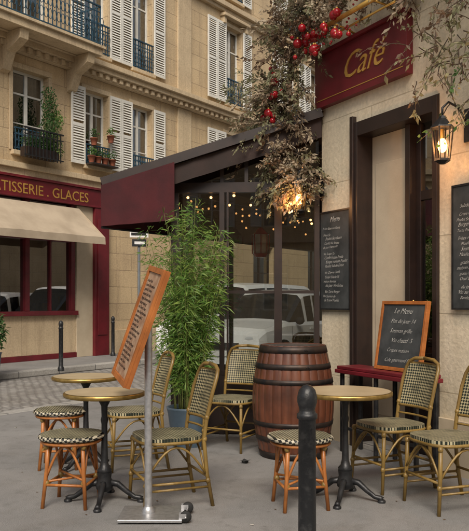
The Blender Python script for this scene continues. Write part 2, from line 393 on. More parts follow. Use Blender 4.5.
sh=[(-1.0,-.56),(.3,.69),(.71,1.10),(1.96,2.40),(4.36,4.81),(4.83,5.28),(6.22,6.68),(8.0,8.43),(8.45,8.88),(9.77,10.17),(10.19,10.58),(11.42,11.85),(13.95,14.38),(15.32,15.75),(17.15,17.58),(18.52,18.95),(20.5,20.95),(21.95,22.4),(23.5,23.95),(24.95,25.4),(-5.85,-5.42),(-4.48,-4.05),(-9.65,-9.22),(-8.28,-7.85)]
for a,b in sh:
    for c,d in floors: shutter(w,a,b,c-.02,d+.02,-.085+R.uniform(-.008,.008))
w.build('shutters',far)
w=MB(); w.add([(-14,-.45,16.36),(32,-.45,16.36),(32,2,19.5),(-14,2,19.5),(32,10,19.5),(-14,10,19.5),(32,12,16.36),(-14,12,16.36)],[(0,1,2,3),(3,2,4,5),(5,4,6,7),(0,3,5,7),(1,6,4,2)],M_zinc); w.build('mansard_roof',far)
w=MB()
w.bx(-8,.2,-.12,-.002,3.58,4.0,M_maroon); w.bx(-8,.25,-.16,-.001,4.003,4.058,M_maroon); w.bx(-8,.22,-.14,-.121,3.58,3.62,M_maroon)
w.bx(-.28,.2,-.12,.3,0,3.578,M_maroon); w.bx(-.2,.12,-.14,-.121,.5,3.3,M_maroon)
w.bx(-.8,-.282,-.04,.3,0,3.578,M_cream2)
w.bx(-8,-.802,-.10,.25,1.0,1.1,M_maroon); w.bx(-8,-.802,0,.2,.12,.998,M_far_trim); w.bx(-8,-.802,-.04,.2,0,.118,M_maroon)
for xm in (-7.9,-6.5,-5.1,-3.7,-2.25,-.9): w.bx(xm-.06,xm+.06,-.02,.15,1.1,3.576,M_maroon)
for xm in (-7.2,-5.8,-4.4,-3.0,-1.55): w.bx(xm-.025,xm+.025,.02,.1,1.1,2.75,M_maroon)
w.bx(-8,-.84,-.01,.12,2.7,2.78,M_maroon)
w.add([(-8,.07,1.1),(-.8,.07,1.1),(-.8,.07,3.58),(-8,.07,3.58)],[(0,1,2,3)],M_shopglass)
w.add([(-8,2.2,0),(-.3,2.2,0),(-.3,2.2,3.6),(-8,2.2,3.6)],[(0,1,2,3)],M_dark); w.bx(-8,-.3,.3,2.2,.9,.95,M_dark)
w.add([(-8,.3,3.57),(-.3,.3,3.57),(-.3,2.2,3.57),(-8,2.2,3.57)],[(0,1,2,3)],M_dark)
for i in range(40):
    xx=R.uniform(-7.6,-1); w.bx(xx,xx+R.uniform(.08,.25),.35,.5,.96,1.1+R.uniform(.1,.5),R.choice([M_curt,M_terra,M_canvas_bg,M_gold]))
w.build('shopfront',far,bevel=.006)
w=MB()
def awn(x0,x1):
    n=8; N=24
    def P(t,s):
        return (x0+(x1-x0)*s,-.13-.85*t,3.5-.72*t-.06*math.sin(math.pi*t)+.006*math.sin(s*40)*t)
    vs=[P(i/n,j/N) for i in range(n+1) for j in range(N+1)]
    w.add(vs,[(i*(N+1)+j,i*(N+1)+j+1,(i+1)*(N+1)+j+1,(i+1)*(N+1)+j) for i in range(n) for j in range(N)],M_canvas_bg,True)
    vs=[]
    for j in range(N+1):
        p=P(1,j/N); vs+=[p,(p[0],p[1]-.004-.008*math.sin(j*1.9),2.62)]
    w.add(vs,[(2*j,2*j+2,2*j+3,2*j+1) for j in range(N)],M_canvas_bg,True)
    for xx in (x0,x1): w.add([(xx,-.13,3.5),(xx,-.98,2.78),(xx,-.98,2.62),(xx,-.13,2.95)],[(0,1,2,3)],M_canvas_bg)
awn(-7.9,-.82)
w.build('shop_awning',far)
text('PATISSERIE . GLACES',.32,wallM(-.5,-.124,3.675),M_gold,far,'shop_lettering',align='RIGHT')
def bush(mb,c,r,n,m,L=.06,w_=.03,hang=0):
    for i in range(n):
        d=V((R.gauss(0,1),R.gauss(0,1),R.gauss(0,1))).normalized()*(R.random()**.4)
        p=V(c)+V((d.x*r[0],d.y*r[1],d.z*r[2]))
        mb.leaf(p,(R.uniform(-1,1),R.uniform(-1,1),R.uniform(-.9,.5)-hang),L*R.uniform(.6,1.4),w_,m)
w=MB(); w.bx(-2.6,-1.7,-.42,-.2,4.45,4.65,M_vframe)
for i in range(5): bush(w,(-2.5+i*.17,-.3,4.78),(.14,.14,.16),130,M_green)
bush(w,(-1.85,-.25,5.1),(.27,.18,.5),750,M_green,hang=.5); bush(w,(-1.8,-.2,5.75),(.22,.14,.42),460,M_green,hang=.5); bush(w,(-1.75,-.3,4.75),(.24,.16,.28),380,M_bam); bush(w,(-1.6,-.25,5.4),(.14,.14,.3),200,M_bam,hang=.6)
railing(w,-2.7,-1.6,4.4,5.05,-.45,.1,M_black,scroll=False)
w.build('window_box_plants',far)
w=MB()
for i,(px_,pz) in enumerate([(-.5,4.62),(-.28,4.62),(-.05,4.62),(.2,4.62),(-.42,5.05),(.15,5.2)]):
    w.lathe([(.06,pz),(.09,pz+.15),(.1,pz+.15),(.1,pz+.17)],M_terra,12,c=(px_,-.22))
    bush(w,(px_,-.22,pz+.27),(.11,.11,.14),80,R.choice([M_green,M_bam]))
for pz,px_ in ((5.05,-.42),(5.2,.15)): w.tube([(px_,-.08,pz+.1),(px_,-.12,pz+.12)],.01,M_black,5)
w.bx(-.56,.3,-.34,-.08,4.585,4.62,M_vframe); w.build('flower_pots',far)

# building across the street, behind the camera (seen in reflections)
bk=empty('stone_apartment_building',TR(16,-17,0,180)); w=MB(); fr=MB(); gl=MB()
bo=[(x,x+1.1,c,d) for x in [1+2.8*i for i in range(13)] for c,d in ((.9,3.1),(4.5,6.6),(7.5,9.7))]
wall(w,0,38,0,11,bo,M_far_stone); w.bx(0,38,-.3,-.001,10.7,11.0,M_far_trim); w.bx(0,38,-.2,-.001,3.8,4.0,M_far_trim)
w.add([(0,0,11),(38,0,11),(38,8,11),(0,8,11)],[(0,1,2,3)],M_zinc)
w.add([(0,0,0),(0,8,0),(0,8,11),(0,0,11)],[(3,2,1,0)],M_far_stone); w.add([(38,0,0),(38,8,0),(38,8,11),(38,0,11)],[(0,1,2,3)],M_far_stone)
for o in bo: window(fr,gl,*o,.16)
for o in bo[:]:
    if o[2]>4: shutter(w,o[0]-.5,o[0]-.02,o[2],o[3],-.08); shutter(w,o[1]+.02,o[1]+.5,o[2],o[3],-.08)
w.build('walls',bk); fr.build('window_frames',bk); gl.build('window_panes',bk)

# ---------------------------------------------------------------- cafe building
cafe=empty('cafe_building',MC)
w=MB()
wall(w,0,6.0,0,13,[(.576,1.676,0,3.0),(3.0,4.2,.9,2.9),(.6,1.7,5.2,7.4),(3.0,4.1,5.2,7.4),(.6,1.7,8.8,10.8),(3,4.1,8.8,10.8)],M_cream,.14)
w.bx(0,.528,-.035,-.001,0,.42,M_cream2); w.bx(1.68,2.95,-.035,-.001,0,.42,M_cream2)
w.bx(-.02,6,-.14,-.001,4.5,4.75,M_far_trim)
w.build('corner_walls',cafe,bevel=0)
Ci=MC.inverted()
def Lc(x,y,z=0): return Ci@V((x,y,z))
w=MB()
P=[(.87,7.47),(.87+18*.566,7.47+18*.824),(16,22.3),(16,2.13),(.87+6*.456,7.47-6*.89)]
for i in range(4):
    a=Lc(*P[i]);b=Lc(*P[i+1]); w.add([(b.x,b.y,0),(a.x,a.y,0),(a.x,a.y,13),(b.x,b.y,13)],[(0,1,2,3)],M_cream)
top=[Lc(*p) for p in P]; w.add([(p.x,p.y,13) for p in top],[(0,1,2,3,4)],M_zinc)
w.build('side_walls_and_roof',cafe)
fr=MB();gl=MB()
for o in [(3.0,4.2,.9,2.9),(.6,1.7,5.2,7.4),(3.0,4.1,5.2,7.4),(.6,1.7,8.8,10.8),(3,4.1,8.8,10.8)]: window(fr,gl,*o,.1)
fr.build('window_frames',cafe); gl.build('window_panes',cafe)
w=MB()
w.bx(.578,.62,-.03,.3,0,2.99,M_vframe); w.bx(1.62,1.674,-.03,.3,0,2.99,M_vframe); w.bx(.62,1.62,-.03,.3,2.86,2.99,M_vframe)
w.bx(.53,.577,-.05,-.001,0,3.05,M_vframe)
w.bx(.62,1.16,.145,.2,0,2.86,M_cream2); w.bx(.68,1.10,.135,.144,.3,2.6,M_cream2)
w.bx(1.16,1.22,.08,.24,0,2.86,M_vframe); 
w.bx(1.22,1.62,.15,.2,0,.9,M_vframe); w.bx(1.22,1.28,.15,.2,.9,2.86,M_vframe); w.bx(1.56,1.62,.15,.2,.9,2.86,M_vframe)
w.bx(1.28,1.56,.15,.2,2.2,2.28,M_vframe)
w.add([(1.28,.17,.9),(1.56,.17,.9),(1.56,.17,2.86),(1.28,.17,2.86)],[(0,1,2,3)],M_glass)
w.add([(.6,1.4,0),(1.7,1.4,0),(1.7,1.4,3),(.6,1.4,3)],[(0,1,2,3)],M_dark)
w.tube([(1.25,.1,1.0),(1.25,.08,1.05),(1.25,.08,1.3),(1.25,.1,1.35)],.01,M_brass,8)
w.bx(.62,1.62,-.03,.14,0,.04,M_kerb)
w.build('door',cafe,bevel=.004)

sg=empty('cafe_sign',MC)
w=MB(); w.bx(-.02,1.36,-.07,-.002,3.24,3.74,M_maroon); w.bx(-.04,1.38,-.10,-.0025,3.742,3.775,M_maroon)
w.bx(.02,1.32,-.074,-.071,3.30,3.308,M_gold); 
w.build('board',sg,bevel=.006)
w=MB(); w.tube([(.45,-.30,3.86),(1.4,-.30,3.86)],.022,M_gold,10); w.tube([(.6,-.30,3.86),(.6,-.15,3.84),(.6,-.01,3.8)],.01,M_gold,6); w.tube([(1.2,-.30,3.86),(1.2,-.15,3.84),(1.2,-.01,3.8)],.01,M_gold,6)
w.tube([(.45,-.22,3.79),(1.4,-.22,3.79)],.01,M_gold,8)
w.build('picture_light',sg)
text('Café',.33,wallM(.74,-.074,3.41),M_gold,sg,'lettering',shear=.45,extr=.004,off=-.002)

WORDS=['Entrecote','Salade','Confit','Soupe','Tartare','Saumon','Oeuf','Poulet','Frites','du jour','de boeuf','Chevre','Crepe','Tarte','Vin','Bordeaux','Burger','maison','gratin','Moules','roti','au four']
def chalk_lines(n,w_):
    L=[]
    for i in range(n):
        s=''
        while len(s)<w_-4: s+=R.choice(WORDS)+' '
        L.append(s[:w_].strip() if R.random()<.6 else s[:R.randint(w_//2,w_)])
    return '\n'.join(L)
def menu(x0,x1,z0,z1,n,wd,size,name):
    e=empty(name,MC); w=MB(); w.bx(x0,x1,-.03,-.002,z0,z1,M_slate)
    for a in ((x0-.015,x0),(x1,x1+.015)): w.bx(a[0],a[1],-.036,-.002,z0-.015,z1+.015,M_black)
    w.bx(x0,x1,-.036,-.002,z1,z1+.015,M_black); w.bx(x0,x1,-.036,-.002,z0-.015,z0,M_black)
    w.build('board',e)
    text('Menu',size*1.9,wallM((x0+x1)/2,-.032,z1-size*2.4,1),M_chalk,e,'title',shear=.45,extr=.0004,off=-.0008)
    z=z1-size*4.2;i=0
    while z>z0+size:
        s=chalk_lines(1,wd)
        text(s,size*R.uniform(.85,1.1),wallM(x0+.03+R.uniform(0,.06),-.032,z,R.uniform(-1.2,1.6)),M_chalk,e,'chalk_writing',shear=.5,extr=.0004,align='LEFT',off=-.0004)
        z-=size*(1.05 if i%4 else 1.6); i+=1
menu(.03,.50,1.27,2.2,17,19,.039,'menu_board')
menu(1.86,2.5,1.29,2.22,17,26,.039,'menu_board')

def lantern(name,x,z,Y=-.28,en=12):
    e=empty(name,MC); w=MB()
    w.bx(x-.03,x+.03,-.02,-.003,z+.05,z+.3,M_black)
    w.tube([(x,-.02,z+.2),(x,-.1,z+.3),(x,-.2,z+.33),(x,Y,z+.28),(x,Y,z+.2)],.009,M_black,6)
    w.lathe([(.02,z+.22),(.03,z+.2),(.085,z+.14),(.09,z+.13)],M_black,6,c=(x,Y),smooth=False)
    for k in range(6):
        a=k*math.pi/3; w.beam((x+.08*math.cos(a),Y+.08*math.sin(a),z+.13),(x+.055*math.cos(a),Y+.055*math.sin(a),z-.1),.008,.008,M_black)
    w.lathe([(.06,z-.1),(.06,z-.115),(.02,z-.14)],M_black,6,c=(x,Y),smooth=False)
    w.ball((x,Y,z+.0),(.036,.036,.055),M_bulb,12); w.lathe([(.015,z+.05),(.015,z+.12)],M_brass,8,c=(x,Y))
    w.build('lantern_body',e)
    l=bpy.data.lights.new('glow','POINT'); l.energy=en; l.color=(1,.46,.17); l.shadow_soft_size=.06
    o=bpy.data.objects.new('glow',l); COL.objects.link(o); o.parent=e; o.location=(x,Y-.1,z-.02)
lantern('wall_lantern',1.99,2.50,-.26,15); lantern('wall_lantern',.02,2.33,-.28,7)

# ---------------------------------------------------------------- dried garland
g=MB()
def sprig(p,d,L,mats,dens=28,lw=.02,ll=.046,droop=.5,r=.004):
    p=V(p);d=V(d).normalized();n=8;pts=[p.copy()]
    for i in range(n):
        d=(d+V((R.gauss(0,.16),R.gauss(0,.16),R.gauss(0,.16)-droop*.12))).normalized(); p=p+d*(L/n); pts.append(p.copy())
    g.tube(pts,[r*(1-i/(n+1)) +.0008 for i in range(n+1)],M_twig,4)
    m=R.choice(mats); q_=R.choice([.7,1,1,1.25])
    for k in range(int(dens/q_)):
        t=R.uniform(.15,1)*n; i=min(int(t),n-1); q=pts[i].lerp(pts[i+1],t-i)
        dd=(pts[i+1]-pts[i]).normalized()+V((R.uniform(-1,1),R.uniform(-1,1),R.uniform(-1,1)))*.9
        q=q+V((R.uniform(-1,1),R.uniform(-1,1),R.uniform(-1,1)))*.02
        g.leaf(q,dd,ll*q_*R.uniform(.5,1.4),lw*q_*R.uniform(.6,1.5),m)
    return pts
mx=[M_sage,M_sage,M_brownl,M_pale]
def CP(x,y,z): return MC@V((x,y,z))
path=[CP(-.05,-.2,2.35),CP(-.15,-.25,2.7),CP(-.22,-.3,3.05),CP(-.2,-.3,3.4),CP(-.05,-.3,3.8),CP(.2,-.3,4.2),CP(.3,-.2,4.6)]
g.tube(path,[.012,.02,.025,.025,.025,.02,.015],M_twig,6)
def onpath(t):
    t*=len(path)-1; i=min(int(t),len(path)-2); return path[i].lerp(path[i+1],t-i)
for i in range(220):
    t=R.random(); p=onpath(t)+V((R.gauss(0,.07),R.gauss(0,.06),R.gauss(0,.05)))
    d=V((R.uniform(-1,.45),R.uniform(-.7,.3),R.uniform(-.8,.6)))
    sprig(p,d,R.uniform(.22,.5)*(1 if t<.7 else 1.1),mx,34)
for i in range(34):
    p=onpath(R.uniform(.15,.6)); sprig(p,V((-1,R.uniform(-.3,.2),R.uniform(-.5,.5))),R.uniform(.45,.75),[M_sage,M_sage,M_pale],38)
for i in range(44):
    p=CP(R.uniform(-.15,.1),-.2,R.uniform(2.35,2.7)); sprig(p,V((R.uniform(-.8,.6),-.4,R.uniform(-1,.4))),R.uniform(.15,.35),[M_pale,M_pale,M_sage],28)
for i in range(140):
    x=R.uniform(-.3,1.35); p=CP(x,-.12,R.uniform(3.88,4.35)); 
    sprig(p,V((R.uniform(-.9,.5),R.uniform(-.9,.1),R.uniform(-.4,.7))),R.uniform(.18,.40),[M_brownl,M_pale,M_sage,M_pale],32)
for i in range(150):
    x=R.uniform(1.1,3.2); p=CP(x,-.1,R.uniform(3.8,4.5)); 
    sprig(p,V((R.uniform(-.9,.5),R.uniform(-.9,.1),R.uniform(-.7,.7))),R.uniform(.2,.5),[M_brownl,M_pale,M_sage,M_sage],26)
for i in range(70):
    p=CP(R.uniform(1.45,2.6),-.12,R.uniform(3.1,3.9)); sprig(p,V((R.uniform(-.9,.5),R.uniform(-.9,.1),R.uniform(-1,.3))),R.uniform(.25,.55),[M_brownl,M_sage,M_sage],18)
for i in range(24):
    p=CP(R.uniform(1.9,2.6),-.1,R.uniform(2.6,3.4)); sprig(p,V((R.uniform(-.9,.5),R.uniform(-.6,.1),R.uniform(-1,.3))),R.uniform(.3,.5),[M_green,M_sage],14)
for i in range(44):
    c=CP(R.uniform(-.3,1.6),-.3+R.uniform(-.15,.1),R.uniform(3.9,4.4)) if i<30 else onpath(R.uniform(.1,.8))+V((R.uniform(-.25,.1),-.1,0))
    mm=R.choice([M_pale,M_brownl,M_pale])
    rr=R.uniform(.05,.1)
    for k in range(120):
        d=V((R.gauss(0,1),R.gauss(0,1),R.gauss(0,1))).normalized(); g.leaf(c+d*rr*R.uniform(.6,1),d+V((R.uniform(-1,1),R.uniform(-1,1),R.uniform(-1,1))),.028,.024,mm)
g.build('dried_flower_garland')
b=MB()
for k in range(44):
    if k<18: c=CP(R.uniform(-.30,-.02),-.40+R.uniform(-.12,.06),R.uniform(3.1,3.68))
    else: c=CP(R.uniform(.05,.95),-.34+R.uniform(-.1,.08),R.uniform(3.64,3.90))
    rr=R.choice([.022,.03,.038,.045]); b.ball(c,rr,M_red,14); b.lathe([(rr*.25,c.z+rr*.95),(rr*.25,c.z+rr*1.25)],M_gold,8,c=(c.x,c.y)); b.tube([c+V((0,0,rr*1.2)),c+V((.005,0,rr+.06))],.0015,M_twig,4)
for k in range(60):
    c=CP(R.uniform(.0,1.0),-.28,R.uniform(3.68,3.98)); b.ball(c,.011,M_red,8)
b.build('red_christmas_baubles')

# ---------------------------------------------------------------- veranda
ver=empty('glazed_veranda')
d2=V((.566,.824,0))
E0=V((.84,7.48,0));E1=V((-.603,7.6,0));L=5
def at(p,z): return V((p.x,p.y,z))
w=MB();gg=MB()
H=2.48
w.beam(at(E1,H),at(E0,H),.07,.1,M_vframe)
w.beam(at(E1,1.43),at(E0,1.43),.035,.03,M_vframe)
def lp(a,b,t): return a.lerp(b,t)
for t,wd in ((0,.08),(.33,.05),(.37,.02),(.72,.075),(.985,.05)):
    p=lp(E1,E0,t); w.beam(at(p,0),at(p,H-.05),wd,.07,M_vframe,up=(0,1,0))
def quadg(a,b,z0,z1,m=M_glassv): gg.add([at(a,z0),at(b,z0),at(b,z1),at(a,z1)],[(0,1,2,3)],m)
quadg(E1,E0,.62,H)
w.beam(at(E1,.31),at(E0,.31),.04,.60,M_vframe); w.beam(at(E1,.62),at(E0,.62),.08,.04,M_vframe)
S1=E1+d2*L; B1=E0+d2*L
w.beam(at(E1,H)+d2*.05,at(S1,H),.07,.1,M_vframe); quadg(E1,S1,.55,H)
w.beam(at(E1,.28)+d2*.05,at(S1,.28),.035,.5,M_vframe); w.beam(at(E1,.55)+d2*.05,at(S1,.55),.07,.04,M_vframe)
for i in range(1,6):
    p=E1+d2*i; w.beam(at(p,0),at(p,H-.05),.05,.05,M_vframe,up=(0,1,0))
w.beam(at(S1,H),at(B1,H),.07,.1,M_vframe); quadg(S1,B1,.55,H)
T0=V((-1.30,7.34,2.52)); I0=V((.86,7.40,3.22)); T1=T0+d2*5.3; I1=I0+d2*5.2
def roofp(u,v,dz=0): return (T0.lerp(I0,u)).lerp(T1.lerp(I1,u),v)+V((0,0,dz))
n=10
vs=[roofp(i/n,v,-.03*math.sin(math.pi*i/n)) for v in (0,1) for i in range(n+1)]
w.add(vs,[(i,i+1,n+2+i,n+1+i) for i in range(n)],M_canvas_dk,True)
vs=[roofp(i/n,v,-.05-.03*math.sin(math.pi*i/n)) for v in (0,1) for i in range(n+1)]
w.add(vs,[(i,n+1+i,n+2+i,i+1) for i in range(n)],M_canvas_dk,True)
w.beam(T0+V((0,0,-.02)),I0+V((0,0,-.02)),.05,.09,M_vframe)
vs=[]
for i in range(25):
    p=T0.lerp(I0,i/24); vs+=[p+V((0,.02+.006*math.sin(i*1.7),-.06)),p+V((0,.02+.012*math.sin(i*1.7+.5),-.06-.20*min(1,i/24*3)))]
w.add(vs,[(2*i,2*i+1,2*i+3,2*i+2) for i in range(24)],M_canvas_dk,True)
for t in (0,.33,.5,.72):
    p=lp(E1,E0,t); u=(p.x-T0.x)/(I0.x-T0.x); zt=T0.lerp(I0,u).z-.07
    if zt>H+.08: w.beam(at(p,H+.05),at(p,zt),.035,.05,M_vframe,up=(0,1,0))
M_gable=glassmat('gable_glass',(.42,.36,.33),.06)
gg.add([at(E1,H),at(E0,H),at(E0,3.15),at(E1,2.68)],[(0,1,2,3)],M_gable)
w.beam(at(E1,2.66),at(E0,3.12),.05,.05,M_vframe)
for i in range(1,6):
    w.beam(roofp(.02,i/6,-.1),roofp(.98,i/6,-.1),.04,.06,M_vframe)
def sc(p0,p1,drop,k):
    vs=[];N=k
    for i in range(N+1):
        p=p0.lerp(p1,i/N); wob=.012*math.sin(i*1.3); vs+=[p+V((wob,wob*.5,0)),p+V((wob*1.8,wob,-drop))]
    w.add(vs,[(2*i,2*i+1,2*i+3,2*i+2) for i in range(N)],M_maroonv,True)
sc(T0+V((-.004,-.01,.0)),T1,.46,40)
vs=[];N=16
for i in range(N+1):
    t=i/N; p=T0.lerp(I0,.33*t); wob=.014*math.sin(i*1.2)
    for zz,kk in ((p.z-.05,0),(p.z-.2,.5),(2.07+.06*t,1)): vs.append(V((p.x,p.y-.028+wob*kk,zz)))
w.add(vs,[(3*i+j,3*i+j+1,3*i+j+4,3*i+j+3) for i in range(N) for j in (0,1)],M_maroonv,True)
w.tube([T0+V((0,0,-.46)),T1+V((0,0,-.46))],.012,M_black,6)
w.build('frame_and_awning',ver); gg.build('glass',ver)
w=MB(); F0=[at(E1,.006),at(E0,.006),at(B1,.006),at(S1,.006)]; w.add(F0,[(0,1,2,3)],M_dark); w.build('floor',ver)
f=MB()
for k in range(22):
    v=R.uniform(.03,.8);u=R.uniform(.3,.95); p=roofp(u,v,-.35-R.uniform(0,.3)); f.ball(p,.014,M_fairy,8); f.tube([p,roofp(u,v,-.08)],.0015,M_black,4)
for base in (.06,.2,.36,.55):
    pts=[roofp(.3+.65*i/12,base,-.32-.15*math.sin(math.pi*i/12)) for i in range(13)]; f.tube(pts,.003,M_black,4)
    for p in pts[::2]: f.ball(p+V((0,0,-.02)),.014,M_fairy,8)
f.build('fairy_lights')
h=MB(); c=V((.30,8.6,1.98))
h.lathe([(.02,c.z+.2),(.05,c.z+.17),(.1,c.z+.12)],M_red,8,c=(c.x,c.y)); h.lathe([(.08,c.z+.12),(.09,c.z-.05),(.06,c.z-.1)],M_curt,8,c=(c.x,c.y)); h.lathe([(.095,c.z-.1),(.06,c.z-.14)],M_red,8,c=(c.x,c.y))
for k in range(8):
    a=k*math.pi/4; h.tube([(c.x+.1*math.cos(a),c.y+.1*math.sin(a),c.z+.12),(c.x+.095*math.cos(a),c.y+.095*math.sin(a),c.z-.1)],.006,M_red,5)
h.tube([c+V((0,0,.2)),c+V((0,0,.92))],.004,M_black,5); h.build('hanging_lantern')

# ---------------------------------------------------------------- furniture
def superell(w_,d_,p=3.2,n=32):
    o=[]
    for i in range(n):
        a=2*math.pi*i/n; c_,s_=math.cos(a),math.sin(a)
        o.append((w_*math.copysign(abs(c_)**(2/p),c_),d_*math.copysign(abs(s_)**(2/p),s_)))
    return o
def arc(p,q,h,n=8,dirv=(0,0,1)):
    p=V(p);q=V(q);dv=V(dirv); return [p.lerp(q,i/n)+dv*h*math.sin(math.pi*i/n) for i in range(n+1)]
def chair_mesh():
    m=MB(); r=.0135
    m.slab(superell(.215,.215),.435,.462,M_weave_s); 
    o=[(x,y,.43) for x,y in superell(.212,.212,3.2,28)]; m.tube(o+[o[0],o[1]],.012,M_rat,6)
    for s in (-1,1):
        m.tube([(-.185,s*.185,.43),(-.19,s*.188,.25),(-.205,s*.195,0)],[r,r,r*.9],M_rat,8)
        m.tube([(.255,s*.19,0),(.215,s*.187,.22),(.195,s*.186,.44),(.215,s*.187,.58),(.255,s*.19,.75),(.285,s*.185,.84),(.30,s*.165,.885),(.307,s*.11,.91),(.308,0,.918)],r,M_rat,8)
        m.tube([(-.195,s*.19,.17),(.22,s*.19,.17)],.009,M_rat,6)
        m.tube([(-.2,s*.19,.13),(.23,s*.19,.13)],.008,M_rat,6)
        m.tube(arc((-.19,s*.19,.22),(.205,s*.19,.22),.18,10),.008,M_rat,6)
    for x,z in ((-.195,.2),(.215,.2)): m.tube([(x,-.19,z),(x,.19,z)],.009,M_rat,6)
    m.tube(arc((-.195,-.188,.23),(-.195,.188,.23),.18,10),.008,M_rat,6)
    m.tube(arc((.2,-.188,.23),(.2,.188,.23),.17,10),.008,M_rat,6)
    nu,nv=12,8; vs=[];
    def bp(u,v,off):
        y=(u*2-1)*.178; z=.56+v*.315
        x=.213+(z-.56)*.275+.035*(1-(2*u-1)**2); 
        if v>.8: y*=1-.9*(v-.8)
        return (x+off,y,z)
    for off in (-.006,.006):
        vs=[bp(i/nu,j/nv,off) for j in range(nv+1) for i in range(nu+1)]
        m.add(vs,[(j*(nu+1)+i,j*(nu+1)+i+1,(j+1)*(nu+1)+i+1,(j+1)*(nu+1)+i) for j in range(nv) for i in range(nu)],M_weave_b,True)
    m.tube([bp(i/nu,0,0) for i in range(nu+1)],.011,M_rat,6); m.tube([bp(i/nu,1,0) for i in range(nu+1)],.009,M_rat,6)
    m.tube([(.205+.03*(1-(2*i/8-1)**2),(2*i/8-1)*.186,.50) for i in range(9)],.008,M_rat,6)
    for s in (-1,1):
        for p in ((-.187,s*.186,.41),(.2,s*.186,.44),(.215,s*.187,.58),(-.197,s*.19,.17),(.222,s*.189,.17)): m.ball(p,(.018,.018,.022),M_rat,8)
    return m.mesh('bistro_chair')
def stool_mesh():
    m=MB(); 
    m.slab(superell(.195,.195,2.3,36),.435,.468,M_weave_s); o=[(x,y,.452) for x,y in superell(.2,.2,2.3,30)]; m.tube(o+[o[0],o[1]],.015,M_rimw,6)
    o=[(x,y,.42) for x,y in superell(.185,.185,2.3,28)]; m.tube(o+[o[0],o[1]],.012,M_rat_o,6)
    L=[]
    for k in range(4):
        a=math.pi/4+k*math.pi/2; c_,s_=math.cos(a),math.sin(a); 
        m.tube([(c_*.165,s_*.165,.43),(c_*.175,s_*.175,.25),(c_*.205,s_*.205,0)],[.0145,.014,.013],M_rat_o,8); L.append((c_,s_))
        for z in (.40,.16): m.ball((c_*.175,s_*.175,z),(.02,.02,.024),M_rat,8)
    for k in range(4):
        a,b=L[k],L[(k+1)%4]
        m.tube([(a[0]*.188,a[1]*.188,.15),(b[0]*.188,b[1]*.188,.15)],.010,M_rat_o,6)
        m.tube(arc((a[0]*.18,a[1]*.18,.19),(b[0]*.18,b[1]*.18,.19),.21,10),.009,M_rat_o,6)
    m.tube([(L[0][0]*.188,L[0][1]*.188,.17),(L[2][0]*.188,L[2][1]*.188,.17)],.008,M_rat_o,6)
    m.tube([(L[1][0]*.188,L[1][1]*.188,.185),(L[3][0]*.188,L[3][1]*.188,.185)],.008,M_rat_o,6)
    return m.mesh('rattan_stool')
def table_mesh(R_):
    m=MB(); 
    m.lathe([(R_-.012,.705),(R_,.71),(R_+.002,.728),(R_-.004,.735)],M_brass,48); m.lathe([(R_-.02,.7352),(R_-.012,.7372)],M_tabletop,48)
    m.lathe([(.10,.69),(.11,.704)],M_black,20)
    m.lathe([(.045,.20),(.05,.215),(.032,.235),(.024,.27),(.021,.4),(.02,.52),(.026,.55),(.02,.57),(.022,.64),(.04,.675),(.06,.689)],M_black,16)
    m.lathe([(.03,.07),(.055,.09),(.06,.12),(.045,.16),(.05,.2)],M_black,16)
    for k in range(4):
        a=math.pi/4+.25+k*math.pi/2; c_,s_=math.cos(a),math.sin(a)
        P_=[(.03,.13),(.09,.12),(.15,.07),(.2,.035),(.235,.03),(.25,.02)]
        m.tube([(c_*r,s_*r,z) for r,z in P_],[.024,.022,.018,.016,.018,.02],M_black,8); m.lathe([(.026,0),(.028,.012),(.02,.02)],M_black,12,c=(c_*.245,s_*.245))
    return m.mesh('bistro_table')
CH=chair_mesh();ST=stool_mesh();TB=table_mesh(.315);TS=table_mesh(.27)
for x,y,a in ((-.45,5.0,22),(-.83,6.1,20),(-.02,6.85,62),(1.13,5.45,24),(1.40,4.93,20),(1.0,9.6,100),(.9,8.8,-70)): place(CH,'bistro_chair',M=TR(x,y,0,a))
for x,y,a in ((.43,4.92,12),(-1.08,4.98,-8),(-1.41,6.08,5)): place(ST,'rattan_stool',M=TR(x,y,0,a))
place(TB,'bistro_table',M=TR(.75,5.08,0,10)); place(TS,'bistro_table',M=TR(-.87,5.02,0,30)); place(TS,'bistro_table',M=TR(-1.2,6.06,0,0)); place(TS,'bistro_table',M=TR(1.0,9.2,0,0))

b=MB()
def br(z): return .282+.073*math.sin(math.pi*min(max((z)/.96,0),1))
ns=26
zs=[.96*i/16 for i in range(17)]
for s_ in range(ns):
    a0=2*math.pi*s_/ns; a1=2*math.pi*(s_+1)/ns
    cols_=[(a0,-.005),(a0+(a1-a0)*.08,0),(a0+(a1-a0)*.5,.001),(a0+(a1-a0)*.92,0),(a1,-.005)]
    vs=[((br(z)+dr)*math.cos(a),(br(z)+dr)*math.sin(a),z) for z in zs for a,dr in cols_]
    b.add(vs,[(j*5+i,j*5+i+1,(j+1)*5+i+1,(j+1)*5+i) for j in range(16) for i in range(4)],M_barrel,True)
b.lathe([(.267,.93),(.267,.935)],M_barrel,40); b.lathe([(.277,.955),(.284,.962),(.262,.962),(.260,.936)],M_barrel,40); b.lathe([(.262,.0),(.272,.005)],M_barrel,32)
for z0,z1 in ((.005,.06),(.15,.195),(.28,.32),(.64,.68),(.765,.81),(.90,.957)):
    b.lathe([(br(z0)+.001,z0),(br(z0)+.006,z0+.001),(br(z1)+.006,z1-.001),(br(z1)+.001,z1)],M_hoop,48)
    for k in range(2): b.ball((br(z0)*math.cos(-1.3+k*.06)*1.02,br(z0)*math.sin(-1.3+k*.06)*1.02,(z0+z1)/2),.006,M_hoop,6)
b.build('wine_barrel',M=TR(.51,6.55,0,0))

